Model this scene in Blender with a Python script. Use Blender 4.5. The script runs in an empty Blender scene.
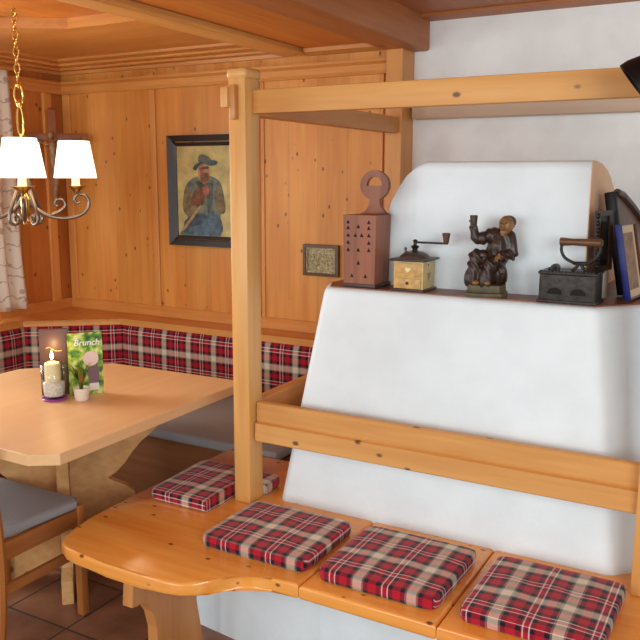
import bpy, bmesh, math, random
from mathutils import Vector, Matrix, Euler
random.seed(7)
S = bpy.context.scene
COL = S.collection
PI = math.pi

# ------------------------------------------------------------------ camera
cam_d = bpy.data.cameras.new('camera')
cam = bpy.data.objects.new('camera', cam_d)
COL.objects.link(cam)
yaw, pitch, roll = .510368664, .175387194, .0028920
fw = Vector((-math.sin(yaw) * math.cos(pitch), math.cos(yaw) * math.cos(pitch), -math.sin(pitch)))
rt = Vector((math.cos(yaw), math.sin(yaw), 0))
up = rt.cross(fw)
r2 = rt * math.cos(roll) + up * math.sin(roll)
u2 = up * math.cos(roll) - rt * math.sin(roll)
m3 = Matrix((r2, u2, -fw)).transposed()
cam.matrix_world = Matrix.Translation((0, 0, 1.6)) @ m3.to_4x4()
cam_d.sensor_width = 36
cam_d.lens = 45
cam_d.clip_start = .02
S.camera = cam

# ------------------------------------------------------------------ world, light, exposure
S.view_settings.view_transform = 'Standard'
S.view_settings.look = 'None'
S.view_settings.gamma = 1
S.view_settings.exposure = 0.27
w = bpy.data.worlds.new('world')
S.world = w
w.use_nodes = True
bg = w.node_tree.nodes['Background']
bg.inputs[0].default_value = (.84, .95, 1, 1)
bg.inputs[1].default_value = .42


def area(name, loc, target, sx, sy, power, col):
    d = bpy.data.lights.new(name, 'AREA')
    d.shape = 'RECTANGLE'
    d.size, d.size_y, d.energy, d.color = sx, sy, power, col
    o = bpy.data.objects.new(name, d)
    COL.objects.link(o)
    o.location = loc
    o.rotation_euler = (Vector(target) - Vector(loc)).to_track_quat('-Z', 'Y').to_euler()
    return o


area('daylight_side_window', (-4.3, 2.1, 1.6), (-1.0, 2.2, .9), 1.7, 1.4, 95, (.92, .97, 1))
area('front_fill_light', (-1.6, -2.7, 1.75), (-1.0, 2.6, 1.4), 2.2, 1.5, 60, (.89, .97, 1))  # fill lamp added behind the camera; no window is built there
area('corner_fill_light', (-3.5, -1.6, 1.3), (-1.6, 1.8, .5), 1.0, 1.3, 16, (.95, .98, 1))  # extra lamp added to put highlights on the bench rim
area('right_fill_light', (1.5, -.6, 1.85), (-1.2, 3.5, 1.9), 1.6, 1.3, 56, (.89, .97, .99))  # added lamp that brightens the upper white wall from the right


# ------------------------------------------------------------------ materials
def new_mat(name):
    m = bpy.data.materials.new(name)
    m.use_nodes = True
    nt = m.node_tree
    return m, nt, nt.nodes, nt.links, nt.nodes['Principled BSDF']


def hexc(r, g, b):
    def f(v):
        v /= 255
        return v / 12.92 if v <= .04045 else ((v + .055) / 1.055) ** 2.4
    return (f(r), f(g), f(b), 1)


def math_node(N, L, op, a, b=None, c=None):
    n = N.new('ShaderNodeMath')
    n.operation = op
    for i, v in enumerate((a, b, c)):
        if v is None:
            continue
        if isinstance(v, (int, float)):
            n.inputs[i].default_value = v
        else:
            L.new(v, n.inputs[i])
    return n.outputs[0]


def mixc(N, L, fac, a, b, mode='MIX'):
    n = N.new('ShaderNodeMix')
    n.data_type = 'RGBA'
    n.blend_type = mode
    for idx, v in ((0, fac), (6, a), (7, b)):
        if isinstance(v, (int, float)):
            n.inputs[idx].default_value = v
        elif isinstance(v, tuple):
            n.inputs[idx].default_value = v
        else:
            L.new(v, n.inputs[idx])
    return n.outputs[2]


def ramp(N, L, fac, stops, interp='LINEAR'):
    n = N.new('ShaderNodeValToRGB')
    n.color_ramp.interpolation = interp
    e = n.color_ramp.elements
    while len(e) < len(stops):
        e.new(.5)
    for i, (p, c) in enumerate(stops):
        e[i].position = p
        e[i].color = c
    L.new(fac, n.inputs[0])
    return n.outputs[0]


def plain(name, col, rough=.5, metal=0, noise=0, nscale=40, bump=0, spec=.5):
    m, nt, N, L, P = new_mat(name)
    P.inputs['Roughness'].default_value = rough
    P.inputs['Metallic'].default_value = metal
    P.inputs['Specular IOR Level'].default_value = spec
    P.inputs['Base Color'].default_value = col
    if noise or bump:
        tc = N.new('ShaderNodeTexCoord')
        t = N.new('ShaderNodeTexNoise')
        t.inputs['Scale'].default_value = nscale
        t.inputs['Detail'].default_value = 5
        L.new(tc.outputs['Object'], t.inputs['Vector'])
        if noise:
            d = tuple(max(0, c * (1 - noise)) for c in col[:3]) + (1,)
            l = tuple(min(1, c * (1 + noise * .6)) for c in col[:3]) + (1,)
            c = ramp(N, L, t.outputs[0], [(.3, d), (.7, l)])
            L.new(c, P.inputs['Base Color'])
        if bump:
            b = N.new('ShaderNodeBump')
            b.inputs['Strength'].default_value = bump
            b.inputs['Distance'].default_value = .01
            L.new(t.outputs[0], b.inputs['Height'])
            L.new(b.outputs[0], P.inputs['Normal'])
    return m


def wood(name, light, dark, axis='X', knots=.5, rough=.38, plank=None, knot_scale=6.0, kcol=None, grain=1.0, coat=0):
    m, nt, N, L, P = new_mat(name)
    P.inputs['Roughness'].default_value = rough
    if coat:
        P.inputs['Coat Weight'].default_value = coat
        P.inputs['Coat Roughness'].default_value = .15
    tc = N.new('ShaderNodeTexCoord')
    co = tc.outputs['Object']
    sep = N.new('ShaderNodeSeparateXYZ')
    L.new(co, sep.inputs[0])
    ax = 'XYZ'.index(axis)

    def mapped(k):
        mp = N.new('ShaderNodeMapping')
        sc = [1, 1, 1]
        sc[ax] = k
        mp.inputs['Scale'].default_value = sc
        L.new(co, mp.inputs[0])
        return mp.outputs[0]
    src = mapped(.07)
    n1 = N.new('ShaderNodeTexNoise')
    n1.inputs['Scale'].default_value = 38
    n1.inputs['Detail'].default_value = 5
    n1.inputs['Distortion'].default_value = .4
    L.new(src, n1.inputs[0])
    n2 = N.new('ShaderNodeTexNoise')
    n2.inputs['Scale'].default_value = 8
    n2.inputs['Detail'].default_value = 2
    L.new(mapped(.12), n2.inputs[0])
    f = math_node(N, L, 'MULTIPLY_ADD', n2.outputs[0], .55, math_node(N, L, 'MULTIPLY', n1.outputs[0], .45))
    mid = .5
    c = ramp(N, L, f, [(mid - .17 / grain, dark), (mid + .12 / grain, light)])
    if plank:
        paxis, pw, off = plank
        pc = sep.outputs['XYZ'.index(paxis)]
        q = math_node(N, L, 'DIVIDE', math_node(N, L, 'SUBTRACT', pc, off), pw)
        fl = math_node(N, L, 'FLOOR', q)
        fr = math_node(N, L, 'FRACT', q)
        wn = N.new('ShaderNodeTexWhiteNoise')
        wn.noise_dimensions = '1D'
        L.new(fl, wn.inputs['W'])
        tone = math_node(N, L, 'MULTIPLY_ADD', wn.outputs[0], .10, .93)
        cmb = N.new('ShaderNodeCombineXYZ')
        for i in range(3):
            L.new(tone, cmb.inputs[i])
        c = mixc(N, L, 1.0, c, cmb.outputs[0], 'MULTIPLY')
        seam = math_node(N, L, 'LESS_THAN', math_node(N, L, 'ABSOLUTE', math_node(N, L, 'SUBTRACT', fr, .5)), .5 - .0022 / pw)
        inv = math_node(N, L, 'SUBTRACT', 1.0, seam)
        c = mixc(N, L, math_node(N, L, 'MULTIPLY', inv, .22), c, tuple(x * .35 for x in dark[:3]) + (1,))
    if knots:
        v = N.new('ShaderNodeTexVoronoi')
        v.inputs['Scale'].default_value = knot_scale
        L.new(mapped(.62), v.inputs['Vector'])
        sc = N.new('ShaderNodeSeparateColor')
        L.new(v.outputs['Color'], sc.inputs[0])
        gate = math_node(N, L, 'LESS_THAN', sc.outputs[0], knots)
        kr = N.new('ShaderNodeMapRange')
        kr.inputs['From Min'].default_value = .13
        kr.inputs['From Max'].default_value = .07
        L.new(v.outputs['Distance'], kr.inputs[0])
        k = math_node(N, L, 'MULTIPLY', kr.outputs[0], gate)
        c = mixc(N, L, math_node(N, L, 'MULTIPLY', k, .85), c, kcol or hexc(78, 34, 12))
    L.new(c, P.inputs['Base Color'])
    b = N.new('ShaderNodeBump')
    b.inputs['Strength'].default_value = .06
    b.inputs['Distance'].default_value = .004
    L.new(n1.outputs[0], b.inputs['Height'])
    L.new(b.outputs[0], P.inputs['Normal'])
    return m


def tartan(name, period=.15, soft=False):
    m, nt, N, L, P = new_mat(name)
    P.inputs['Roughness'].default_value = .92
    P.inputs['Specular IOR Level'].default_value = .15
    tc = N.new('ShaderNodeTexCoord')
    sep = N.new('ShaderNodeSeparateXYZ')
    L.new(tc.outputs['UV'], sep.inputs[0])
    red, red2, blk = hexc(176, 26, 44), hexc(150, 22, 40), hexc(30, 26, 34)
    crm, gry, wht = hexc(224, 206, 182), hexc(120, 120, 112), hexc(232, 215, 208)
    stops = [(0, crm), (.085, gry), (.12, blk), (.20, red), (.355, blk), (.43, red2), (.455, wht), (.48, red), (.525, red2), (.555, wht),
             (.58, blk), (.65, red2), (.67, red), (.80, blk), (.88, gry), (.915, crm)]
    cols = []
    for i in (0, 1):
        q = math_node(N, L, 'FRACT', math_node(N, L, 'DIVIDE', sep.outputs[i], period))
        cols.append(ramp(N, L, q, stops, 'CONSTANT'))
    c = mixc(N, L, .5, cols[0], cols[1])
    # twill weave
    tw = math_node(N, L, 'FRACT', math_node(N, L, 'MULTIPLY', math_node(N, L, 'ADD', sep.outputs[0], sep.outputs[1]), 260))
    tw = math_node(N, L, 'GREATER_THAN', tw, .5)
    c2 = mixc(N, L, math_node(N, L, 'MULTIPLY_ADD', tw, .24, .38), cols[0], cols[1])
    L.new(c2, P.inputs['Base Color'])
    P.inputs['Sheen Weight'].default_value = .15
    t = N.new('ShaderNodeTexNoise')
    t.inputs['Scale'].default_value = 500
    L.new(tc.outputs['UV'], t.inputs[0])
    b = N.new('ShaderNodeBump')
    b.inputs['Strength'].default_value = .15
    b.inputs['Distance'].default_value = .002
    L.new(t.outputs[0], b.inputs['Height'])
    L.new(b.outputs[0], P.inputs['Normal'])
    return m


def plaster(name, col, scale=9, rough=.75, bump=.25):
    m, nt, N, L, P = new_mat(name)
    P.inputs['Roughness'].default_value = rough
    tc = N.new('ShaderNodeTexCoord')
    t = N.new('ShaderNodeTexNoise')
    t.inputs['Scale'].default_value = scale
    t.inputs['Detail'].default_value = 6
    L.new(tc.outputs['Object'], t.inputs[0])
    d = tuple(c * .93 for c in col[:3]) + (1,)
    L.new(ramp(N, L, t.outputs[0], [(.35, d), (.6, col)]), P.inputs['Base Color'])
    b = N.new('ShaderNodeBump')
    b.inputs['Strength'].default_value = bump
    b.inputs['Distance'].default_value = .02
    L.new(t.outputs[0], b.inputs['Height'])
    L.new(b.outputs[0], P.inputs['Normal'])
    return m


def emit(name, col, s):
    m, nt, N, L, P = new_mat(name)
    P.inputs['Base Color'].default_value = col
    P.inputs['Emission Color'].default_value = col
    P.inputs['Emission Strength'].default_value = s
    return m


def glass(name):
    """thin clear glass: mostly transmits, reflects at grazing angles"""
    m, nt, N, L, P = new_mat(name)
    out = N['Material Output']
    tr = N.new('ShaderNodeBsdfTransparent')
    tr.inputs[0].default_value = (.95, .97, .97, 1)
    gl = N.new('ShaderNodeBsdfGlossy')
    gl.inputs['Roughness'].default_value = .03
    lw = N.new('ShaderNodeLayerWeight')
    lw.inputs['Blend'].default_value = .35
    pw = math_node(N, L, 'MULTIPLY_ADD', math_node(N, L, 'POWER', lw.outputs['Facing'], 3.0), .55, .04)
    mx = N.new('ShaderNodeMixShader')
    L.new(pw, mx.inputs[0])
    L.new(tr.outputs[0], mx.inputs[1])
    L.new(gl.outputs[0], mx.inputs[2])
    L.new(mx.outputs[0], out.inputs[0])
    return m


def tile_mat():
    m, nt, N, L, P = new_mat('terracotta_tile')
    tc = N.new('ShaderNodeTexCoord')
    sep = N.new('ShaderNodeSeparateXYZ')
    L.new(tc.outputs['Object'], sep.inputs[0])
    size = .30
    masks, cells = [], []
    for i, off in ((0, -2.085), (1, 1.86)):
        q = math_node(N, L, 'DIVIDE', math_node(N, L, 'SUBTRACT', sep.outputs[i], off), size)
        fr = math_node(N, L, 'FRACT', q)
        cells.append(math_node(N, L, 'FLOOR', q))
        masks.append(math_node(N, L, 'GREATER_THAN', math_node(N, L, 'ABSOLUTE', math_node(N, L, 'SUBTRACT', fr, .5)), .5 - .0045 / size))
    g = math_node(N, L, 'MAXIMUM', masks[0], masks[1])
    cm = N.new('ShaderNodeCombineXYZ')
    L.new(cells[0], cm.inputs[0])
    L.new(cells[1], cm.inputs[1])
    wn = N.new('ShaderNodeTexWhiteNoise')
    L.new(cm.outputs[0], wn.inputs[0])
    t = N.new('ShaderNodeTexNoise')
    t.inputs['Scale'].default_value = 9
    t.inputs['Detail'].default_value = 6
    L.new(tc.outputs['Object'], t.inputs[0])
    f = math_node(N, L, 'MULTIPLY_ADD', wn.outputs[0], .25, math_node(N, L, 'MULTIPLY', t.outputs[0], .8))
    c = ramp(N, L, f, [(.3, hexc(112, 70, 52)), (.7, hexc(150, 98, 72))])
    c = mixc(N, L, g, c, hexc(58, 50, 46))
    L.new(c, P.inputs['Base Color'])
    P.inputs['Roughness'].default_value = .3
    b = N.new('ShaderNodeBump')
    b.inputs['Strength'].default_value = .4
    b.inputs['Distance'].default_value = .004
    L.new(math_node(N, L, 'SUBTRACT', t.outputs[0], g), b.inputs['Height'])
    L.new(b.outputs[0], P.inputs['Normal'])
    return m


def leaflet_mat():
    m, nt, N, L, P = new_mat('spring_leaflet_print')
    P.inputs['Roughness'].default_value = .35
    tc = N.new('ShaderNodeTexCoord')
    t = N.new('ShaderNodeTexNoise')
    t.inputs['Scale'].default_value = 32
    t.inputs['Detail'].default_value = 2
    L.new(tc.outputs['Object'], t.inputs[0])
    c = ramp(N, L, t.outputs[0], [(.32, hexc(40, 84, 28)), (.45, hexc(92, 140, 40)), (.55, hexc(168, 192, 62)), (.66, hexc(226, 230, 160))])
    L.new(c, P.inputs['Base Color'])
    return m


def curtain_mat():
    m, nt, N, L, P = new_mat('patterned_curtain_cloth')
    P.inputs['Roughness'].default_value = .9
    tc = N.new('ShaderNodeTexCoord')
    v = N.new('ShaderNodeTexVoronoi')
    v.inputs['Scale'].default_value = 13
    L.new(tc.outputs['Object'], v.inputs['Vector'])
    k = math_node(N, L, 'LESS_THAN', v.outputs['Distance'], .2)
    w2 = N.new('ShaderNodeTexWave')
    w2.bands_direction = 'Z'
    w2.inputs['Scale'].default_value = 3.2
    w2.inputs['Distortion'].default_value = 6
    w2.inputs['Detail Scale'].default_value = 4
    L.new(tc.outputs['Object'], w2.inputs[0])
    k2 = math_node(N, L, 'GREATER_THAN', w2.outputs['Fac'], .965)
    c = mixc(N, L, math_node(N, L, 'MULTIPLY', math_node(N, L, 'MAXIMUM', k, k2), .6), hexc(226, 212, 196), hexc(150, 118, 96))
    L.new(c, P.inputs['Base Color'])
    P.inputs['Transmission Weight'].default_value = 0
    return m


A = {}
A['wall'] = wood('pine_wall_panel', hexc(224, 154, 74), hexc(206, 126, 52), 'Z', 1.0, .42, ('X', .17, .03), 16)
A['wallY'] = wood('pine_wall_panel_shaded', hexc(196, 118, 52), hexc(172, 92, 36), 'Z', 1.0, .42, ('Y', .17, .03), 13)  # darker copy of the wall pine; the left corner's shade is in the colour
A['trimX'] = wood('pine_moulding', hexc(220, 152, 80), hexc(202, 130, 62), 'X', .3, .4, None, 7)
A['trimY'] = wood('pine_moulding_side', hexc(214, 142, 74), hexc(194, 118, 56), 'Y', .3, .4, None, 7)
A['trimZ'] = wood('pine_stile', hexc(220, 152, 80), hexc(202, 130, 62), 'Z', .3, .4, None, 7)
A['ceil'] = wood('pine_ceiling_board', hexc(222, 138, 52), hexc(202, 112, 36), 'Y', .25, .45, ('X', .16, .02), 6)
A['beam'] = wood('dark_pine_beam', hexc(186, 112, 56), hexc(160, 90, 42), 'Y', .3, .5, None, 5)
A['beamX'] = wood('dark_pine_trim', hexc(186, 112, 56), hexc(160, 90, 42), 'X', .3, .5, None, 5)
A['batten'] = wood('lit_pine_batten', hexc(236, 176, 98), hexc(220, 152, 76), 'Y', .2, .4, None, 6)  # paler pine: light on the batten's underside is put into the colour
A['postZ'] = wood('pine_post', hexc(226, 170, 100), hexc(206, 142, 76), 'Z', .2, .35, None, 6)
A['railX'] = wood('pine_rail', hexc(222, 162, 90), hexc(202, 136, 68), 'X', .9, .5, None, 13)
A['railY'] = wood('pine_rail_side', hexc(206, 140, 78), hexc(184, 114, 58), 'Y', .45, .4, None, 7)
A['bench'] = wood('pine_bench_board', hexc(246, 168, 80), hexc(232, 138, 50), 'X', 1.0, .24, None, 17, coat=.3)
A['support'] = wood('pine_bench_support', hexc(206, 140, 80), hexc(184, 114, 58), 'Z', .3, .4, None, 7)
A['table'] = wood('beech_table_top', hexc(240, 194, 142), hexc(228, 176, 120), 'Y', 0, .4, None, grain=.6)
A['benchlow'] = wood('shaded_bench_front', hexc(146, 92, 54), hexc(120, 70, 38), 'X', .3, .5, None, 6)  # wood colour darkened to paint in the shade under the table
A['ped'] = wood('pine_pedestal', hexc(218, 166, 108), hexc(194, 136, 80), 'X', .5, .45, None, 6)
A['chair'] = wood('chair_wood', hexc(186, 116, 58), hexc(158, 90, 40), 'Z', 0, .35, None)
A['chairY'] = wood('chair_rail_wood', hexc(186, 116, 58), hexc(158, 90, 40), 'Y', 0, .35, None)
A['walnut'] = wood('walnut', hexc(152, 86, 52), hexc(108, 56, 32), 'Z', 0, .4, None)
A['shelf'] = wood('brown_shelf_board', hexc(140, 78, 50), hexc(104, 54, 36), 'X', 0, .4, None)
A['cross'] = wood('crucifix_wood', hexc(148, 80, 36), hexc(122, 62, 26), 'Z', 0, .5, None)
A['white'] = plaster('white_plaster', hexc(247, 246, 243), 7, .8, .3)
A['stove'] = plaster('white_stove_plaster', hexc(230, 236, 238), 6, .55, .35)
A['terra'] = plaster('terracotta_plaster', hexc(246, 200, 160), 8, .7, .15)
A['tile'] = tile_mat()
A['plaid'] = tartan('red_tartan_cloth', .165)
A['plaidB'] = tartan('red_tartan_backrest_cloth', .17)
A['grey'] = plain('grey_upholstery', hexc(158, 154, 154), .85, 0, .12, 300, .1, .2)
A['dark'] = plain('black_metal', hexc(16, 16, 19), .4, .3)
A['hole'] = plain('dark_hole', hexc(24, 14, 10), .9)
A['iron'] = plain('cast_iron', hexc(54, 47, 42), .45, .5, .45, 60, .2)
A['brass'] = plain('polished_brass', hexc(214, 170, 92), .22, 1)
A['steel'] = plain('brushed_nickel', hexc(132, 118, 106), .28, 1)
A['shade'] = emit('lit_lamp_shade', (1, .90, .72, 1), 1.5)
A['cream'] = plain('cream_candle_wax', hexc(246, 228, 180), .5)
A['flame'] = emit('candle_flame', (1, .72, .30, 1), 14)
A['glass'] = glass('clear_glass')
A['wpot'] = plain('white_ceramic', hexc(240, 230, 216), .3)
A['leaf'] = plain('green_leaf', hexc(96, 132, 44), .5, 0, .4, 30)
A['leafr'] = plain('reddish_leaf', hexc(150, 92, 40), .5, 0, .4, 30)
A['purple'] = plain('purple_plastic', hexc(150, 70, 150), .3)
A['card'] = plain('brown_card', hexc(92, 60, 48), .45, 0, .1, 20)
A['cardmark'] = plain('pale_orange_mark', hexc(255, 196, 120), .5)
A['leaflet'] = leaflet_mat()
A['paper'] = plain('white_paper', hexc(238, 234, 228), .6)
A['pink'] = plain('pink_print', hexc(232, 200, 190), .6)
A['mauve'] = plain('mauve_print', hexc(130, 98, 110), .6)
A['curt'] = curtain_mat()
A['fframe'] = plain('dark_picture_frame', hexc(40, 27, 24), .38, 0, .3, 20)
A['canvas'] = plain('ochre_painted_canvas', hexc(198, 180, 116), .6, 0, .35, 14, .1)
A['relief'] = plain('tarnished_relief', hexc(186, 172, 132), .5, .2, .6, 90, .8)
A['rframe'] = plain('plaque_frame_wood', hexc(104, 74, 44), .45, 0, .3, 40)
A['robe'] = plain('carved_brown_robe', hexc(58, 37, 28), .38, 0, .5, 45, .3)
A['skin'] = plain('carved_ochre_skin', hexc(140, 98, 56), .45, 0, .4, 50, .2)
A['hairm'] = plain('carved_dark_hair', hexc(62, 44, 30), .5, 0, .4, 60, .3)
A['olive'] = plain('olive_brown_plinth', hexc(84, 72, 44), .5, 0, .35, 30, .2)
A['grbody'] = plain('yellowed_birch', hexc(206, 180, 122), .45, 0, .22, 30)
A['grpanel'] = plain('orange_yellow_drawer_front', hexc(208, 160, 92), .45, 0, .3, 60)
A['groof'] = plain('dark_brown_wood', hexc(66, 42, 30), .4, 0, .3, 30)
A['grmetal'] = plain('aged_metal', hexc(104, 92, 84), .35, .7, .25, 30)
A['blue'] = plain('royal_blue_frame', hexc(22, 28, 118), .45)
A['brownf'] = plain('brown_wood_frame', hexc(92, 46, 26), .4, 0, .25, 20)
A['mat'] = plain('cream_mat_board', hexc(226, 196, 160), .6)
A['photo'] = plain('sepia_photo', hexc(150, 110, 70), .5, 0, .5, 40)
A['window'] = plain('white_window_paint', hexc(225, 215, 200), .4)
A['handlew'] = plain('turned_handle_wood', hexc(102, 66, 40), .4, 0, .35, 30)


# ------------------------------------------------------------------ geometry helpers
def B():
    return bmesh.new()


def box(bm, x0, x1, y0, y1, z0, z1, bev=0, seg=2):
    v = [bm.verts.new((x, y, z)) for z in (z0, z1) for y in (y0, y1) for x in (x0, x1)]
    fs = [(0, 2, 3, 1), (4, 5, 7, 6), (0, 1, 5, 4), (2, 6, 7, 3), (0, 4, 6, 2), (1, 3, 7, 5)]
    faces = [bm.faces.new([v[i] for i in f]) for f in fs]
    if bev:
        ed = list({e for f in faces for e in f.edges})
        bmesh.ops.bevel(bm, geom=ed, offset=bev, segments=seg, profile=.5, affect='EDGES')
    return bm


def prism(bm, poly, axis, a0, a1, bev=0, seg=2, caps_only=True):
    """poly: 2D points; axis 'z': (x,y); 'y': (x,z); 'x': (y,z)."""
    def p(q, a):
        return (q[0], q[1], a) if axis == 'z' else (q[0], a, q[1]) if axis == 'y' else (a, q[0], q[1])
    lo = [bm.verts.new(p(q, a0)) for q in poly]
    hi = [bm.verts.new(p(q, a1)) for q in poly]
    n = len(poly)
    f0, f1 = bm.faces.new(lo[::-1]), bm.faces.new(hi)
    for i in range(n):
        bm.faces.new((lo[i], lo[(i + 1) % n], hi[(i + 1) % n], hi[i]))
    if bev:
        ed = list(f0.edges) + list(f1.edges)
        bmesh.ops.bevel(bm, geom=ed, offset=bev, segments=seg, profile=.5, affect='EDGES')
    bmesh.ops.recalc_face_normals(bm, faces=bm.faces)
    return bm


def frame_of(d):
    d = d.normalized()
    a = Vector((0, 0, 1)) if abs(d.z) < .9 else Vector((1, 0, 0))
    u = d.cross(a).normalized()
    return u, d.cross(u).normalized()


def tube(bm, pts, r, seg=10, closed=False):
    pts = [Vector(p) for p in pts]
    n = len(pts)
    rad = r if isinstance(r, (list, tuple)) else [r] * n
    rings = []
    u = None
    for i, p in enumerate(pts):
        if closed:
            d = pts[(i + 1) % n] - pts[i - 1]
        else:
            d = pts[min(i + 1, n - 1)] - pts[max(i - 1, 0)]
        d.normalize()
        if u is None:
            u, v = frame_of(d)
        else:
            u = (u - d * u.dot(d)).normalized()
            v = d.cross(u).normalized()
        rings.append([bm.verts.new(p + (u * math.cos(2 * PI * k / seg) + v * math.sin(2 * PI * k / seg)) * rad[i]) for k in range(seg)])
    m = n if closed else n - 1
    for i in range(m):
        a, b = rings[i], rings[(i + 1) % n]
        for k in range(seg):
            bm.faces.new((a[k], a[(k + 1) % seg], b[(k + 1) % seg], b[k]))
    if not closed:
        bm.faces.new(rings[0][::-1])
        bm.faces.new(rings[-1])
    bmesh.ops.recalc_face_normals(bm, faces=bm.faces)
    return bm


def lathe(bm, prof, c=(0, 0, 0), seg=28, close=True, M=None):
    """prof: (r,z) list."""
    rings = []
    for r, z in prof:
        ring = []
        for k in range(seg):
            a = 2 * PI * k / seg
            p = Vector((r * math.cos(a), r * math.sin(a), z))
            if M is not None:
                p = M @ p
            ring.append(bm.verts.new(p + Vector(c)))
        rings.append(ring)
    for a, b in zip(rings, rings[1:]):
        for k in range(seg):
            bm.faces.new((a[k], a[(k + 1) % seg], b[(k + 1) % seg], b[k]))
    if close:
        bm.faces.new(rings[0][::-1])
        bm.faces.new(rings[-1])
    bmesh.ops.recalc_face_normals(bm, faces=bm.faces)
    return bm


def ball(bm, c, r, sc=(1, 1, 1), seg=16):
    M = Matrix.Translation(c) @ Matrix.Diagonal((r * sc[0], r * sc[1], r * sc[2], 1))
    bmesh.ops.create_uvsphere(bm, u_segments=seg, v_segments=seg // 2 + 2, radius=1, matrix=M)
    return bm


def catmull(pts, n=8):
    pts = [Vector(p) for p in pts]
    out = []
    for i in range(len(pts) - 1):
        p0, p1, p2, p3 = pts[max(i - 1, 0)], pts[i], pts[i + 1], pts[min(i + 2, len(pts) - 1)]
        for k in range(n):
            t = k / n
            out.append(.5 * ((2 * p1) + (p2 - p0) * t + (2 * p0 - 5 * p1 + 4 * p2 - p3) * t * t + (3 * p1 - p0 - 3 * p2 + p3) * t ** 3))
    out.append(pts[-1])
    return out


def wloc(o):
    return getattr(o, 'location', Vector())


def finish(name, bm, mat, smooth):
    bmesh.ops.remove_doubles(bm, verts=bm.verts, dist=1e-6)
    me = bpy.data.meshes.new(name)
    bm.to_mesh(me)
    bm.free()
    me.materials.append(mat)
    if smooth:
        for p in me.polygons:
            p.use_smooth = True
        if smooth != 'all':
            me.set_sharp_from_angle(angle=math.radians(38))
    o = bpy.data.objects.new(name, me)
    COL.objects.link(o)
    return o


def part(name, bm, mat, parent, world=False, smooth=True, label=None):
    """world=True: geometry is in world coordinates, shift it into the thing's frame."""
    if world:
        root = parent
        while root.parent:
            root = root.parent
        bmesh.ops.translate(bm, verts=bm.verts, vec=-root.location)
    o = finish(name, bm, mat, smooth)
    o.parent = parent
    if label:
        o['label'] = label
    return o


def thing(name, label, cat, loc=(0, 0, 0), rz=0, group=None):
    o = bpy.data.objects.new(name, None)
    o.empty_display_size = .05
    COL.objects.link(o)
    o.location = loc
    o.rotation_euler = (0, 0, rz)
    o['label'] = label
    o['category'] = cat
    if group:
        o['group'] = group
    return o


def solo(name, bm, mat, label, cat, group=None, smooth=True):
    o = finish(name, bm, mat, smooth)
    o['label'] = label
    o['category'] = cat
    if group:
        o['group'] = group
    return o


def struct(name, bm, mat, parent=None, smooth=False):
    o = finish(name, bm, mat, smooth)
    if parent:
        o.parent = parent
    else:
        o['kind'] = 'structure'
    return o


def box_uv(me, swap=False, s=1.0, off=(0, 0)):
    uv = me.uv_layers.new(name='UVMap')
    for p in me.polygons:
        n = p.normal
        for li in p.loop_indices:
            c = me.vertices[me.loops[li].vertex_index].co
            if abs(n.z) >= max(abs(n.x), abs(n.y)):
                u, v = c.x, c.y
            elif abs(n.y) >= abs(n.x):
                u, v = c.x, c.z + c.y
            else:
                u, v = c.z + c.x, c.y
            uv.data[li].uv = (u * s + off[0], v * s + off[1])


# ------------------------------------------------------------------ room shell
YW, XL = 3.56, -3.77
bm = B(); box(bm, XL - .1, 1.5, -.4, 3.75, -.1, 0)
struct('floor', bm, A['tile'])

bm = B(); box(bm, XL, -1.535, YW, YW + .1, 0, 2.32)
struct('wall_back_wood', bm, A['wall'])
bm = B(); box(bm, -1.535, 1.5, 3.62, 3.72, 0, 2.42)
struct('wall_back_plaster', bm, A['white'])
# left wall with a window opening
WY0, WY1, WZ0, WZ1 = 1.25, 3.0, .92, 2.12
bm = B()
box(bm, XL - .1, XL, WY1, YW + .1, 0, 2.32)
box(bm, XL - .1, XL, -.4, WY0, 0, 2.32)
box(bm, XL - .1, XL, WY0, WY1, 0, WZ0)
box(bm, XL - .1, XL, WY0, WY1, WZ1, 2.32)
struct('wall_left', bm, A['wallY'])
wf = B()
for a, b, c, d in ((WY0, WY1, WZ0, WZ0 + .06), (WY0, WY1, WZ1 - .06, WZ1), (WY0, WY0 + .06, WZ0 + .06, WZ1 - .06), (WY1 - .06, WY1, WZ0 + .06, WZ1 - .06), (2.09, 2.15, WZ0 + .06, WZ1 - .06)):
    box(wf, XL - .08, XL - .02, a, b, c, d)
wo = struct('window_1', wf, A['window'])
for a, b in ((WY0 + .06, 2.09), (2.15, WY1 - .06)):
    g = B(); box(g, XL - .052, XL - .048, a, b, WZ0 + .06, WZ1 - .06)
    struct('pane', g, A['glass'], wo)

# ceilings: recessed panelled field over the dining corner, lower perimeter soffit with a cut corner
bm = B(); box(bm, XL, -1.62, -.4, 3.56, 2.295, 2.40)
struct('ceiling', bm, A['ceil'])
bm = B(); box(bm, -2.04, -1.62, -.4, 3.56, 2.222, 2.296)
struct('ceiling_bay', bm, A['ceil'])
bm = B(); box(bm, -1.62, 1.5, -.4, 3.62, 2.325, 2.42)
struct('ceiling_stove_side', bm, A['beam'])
bm = B(); prism(bm, [(XL, -.4), (-3.07, -.4), (-3.07, 2.52), (-2.80, 2.70), (-2.20, 2.70), (-2.20, YW), (XL, YW)], 'z', 2.25, 2.296)
struct('trim_1', bm, A['trimX'])
# crown mouldings (stepped) back and left
prof = [(0, 2.195), (.02, 2.195), (.024, 2.212), (.07, 2.214), (.075, 2.224), (.14, 2.226), (.146, 2.236), (.22, 2.238), (.226, 2.251), (0, 2.251)]
bm = B(); prism(bm, [(YW - a, z) for a, z in prof], 'x', XL, -2.20)
struct('trim_2', bm, A['trimX'])
bm = B(); prism(bm, [(XL + a, z) for a, z in prof], 'y', -.4, YW)
struct('trim_3', bm, A['trimY'])
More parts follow.
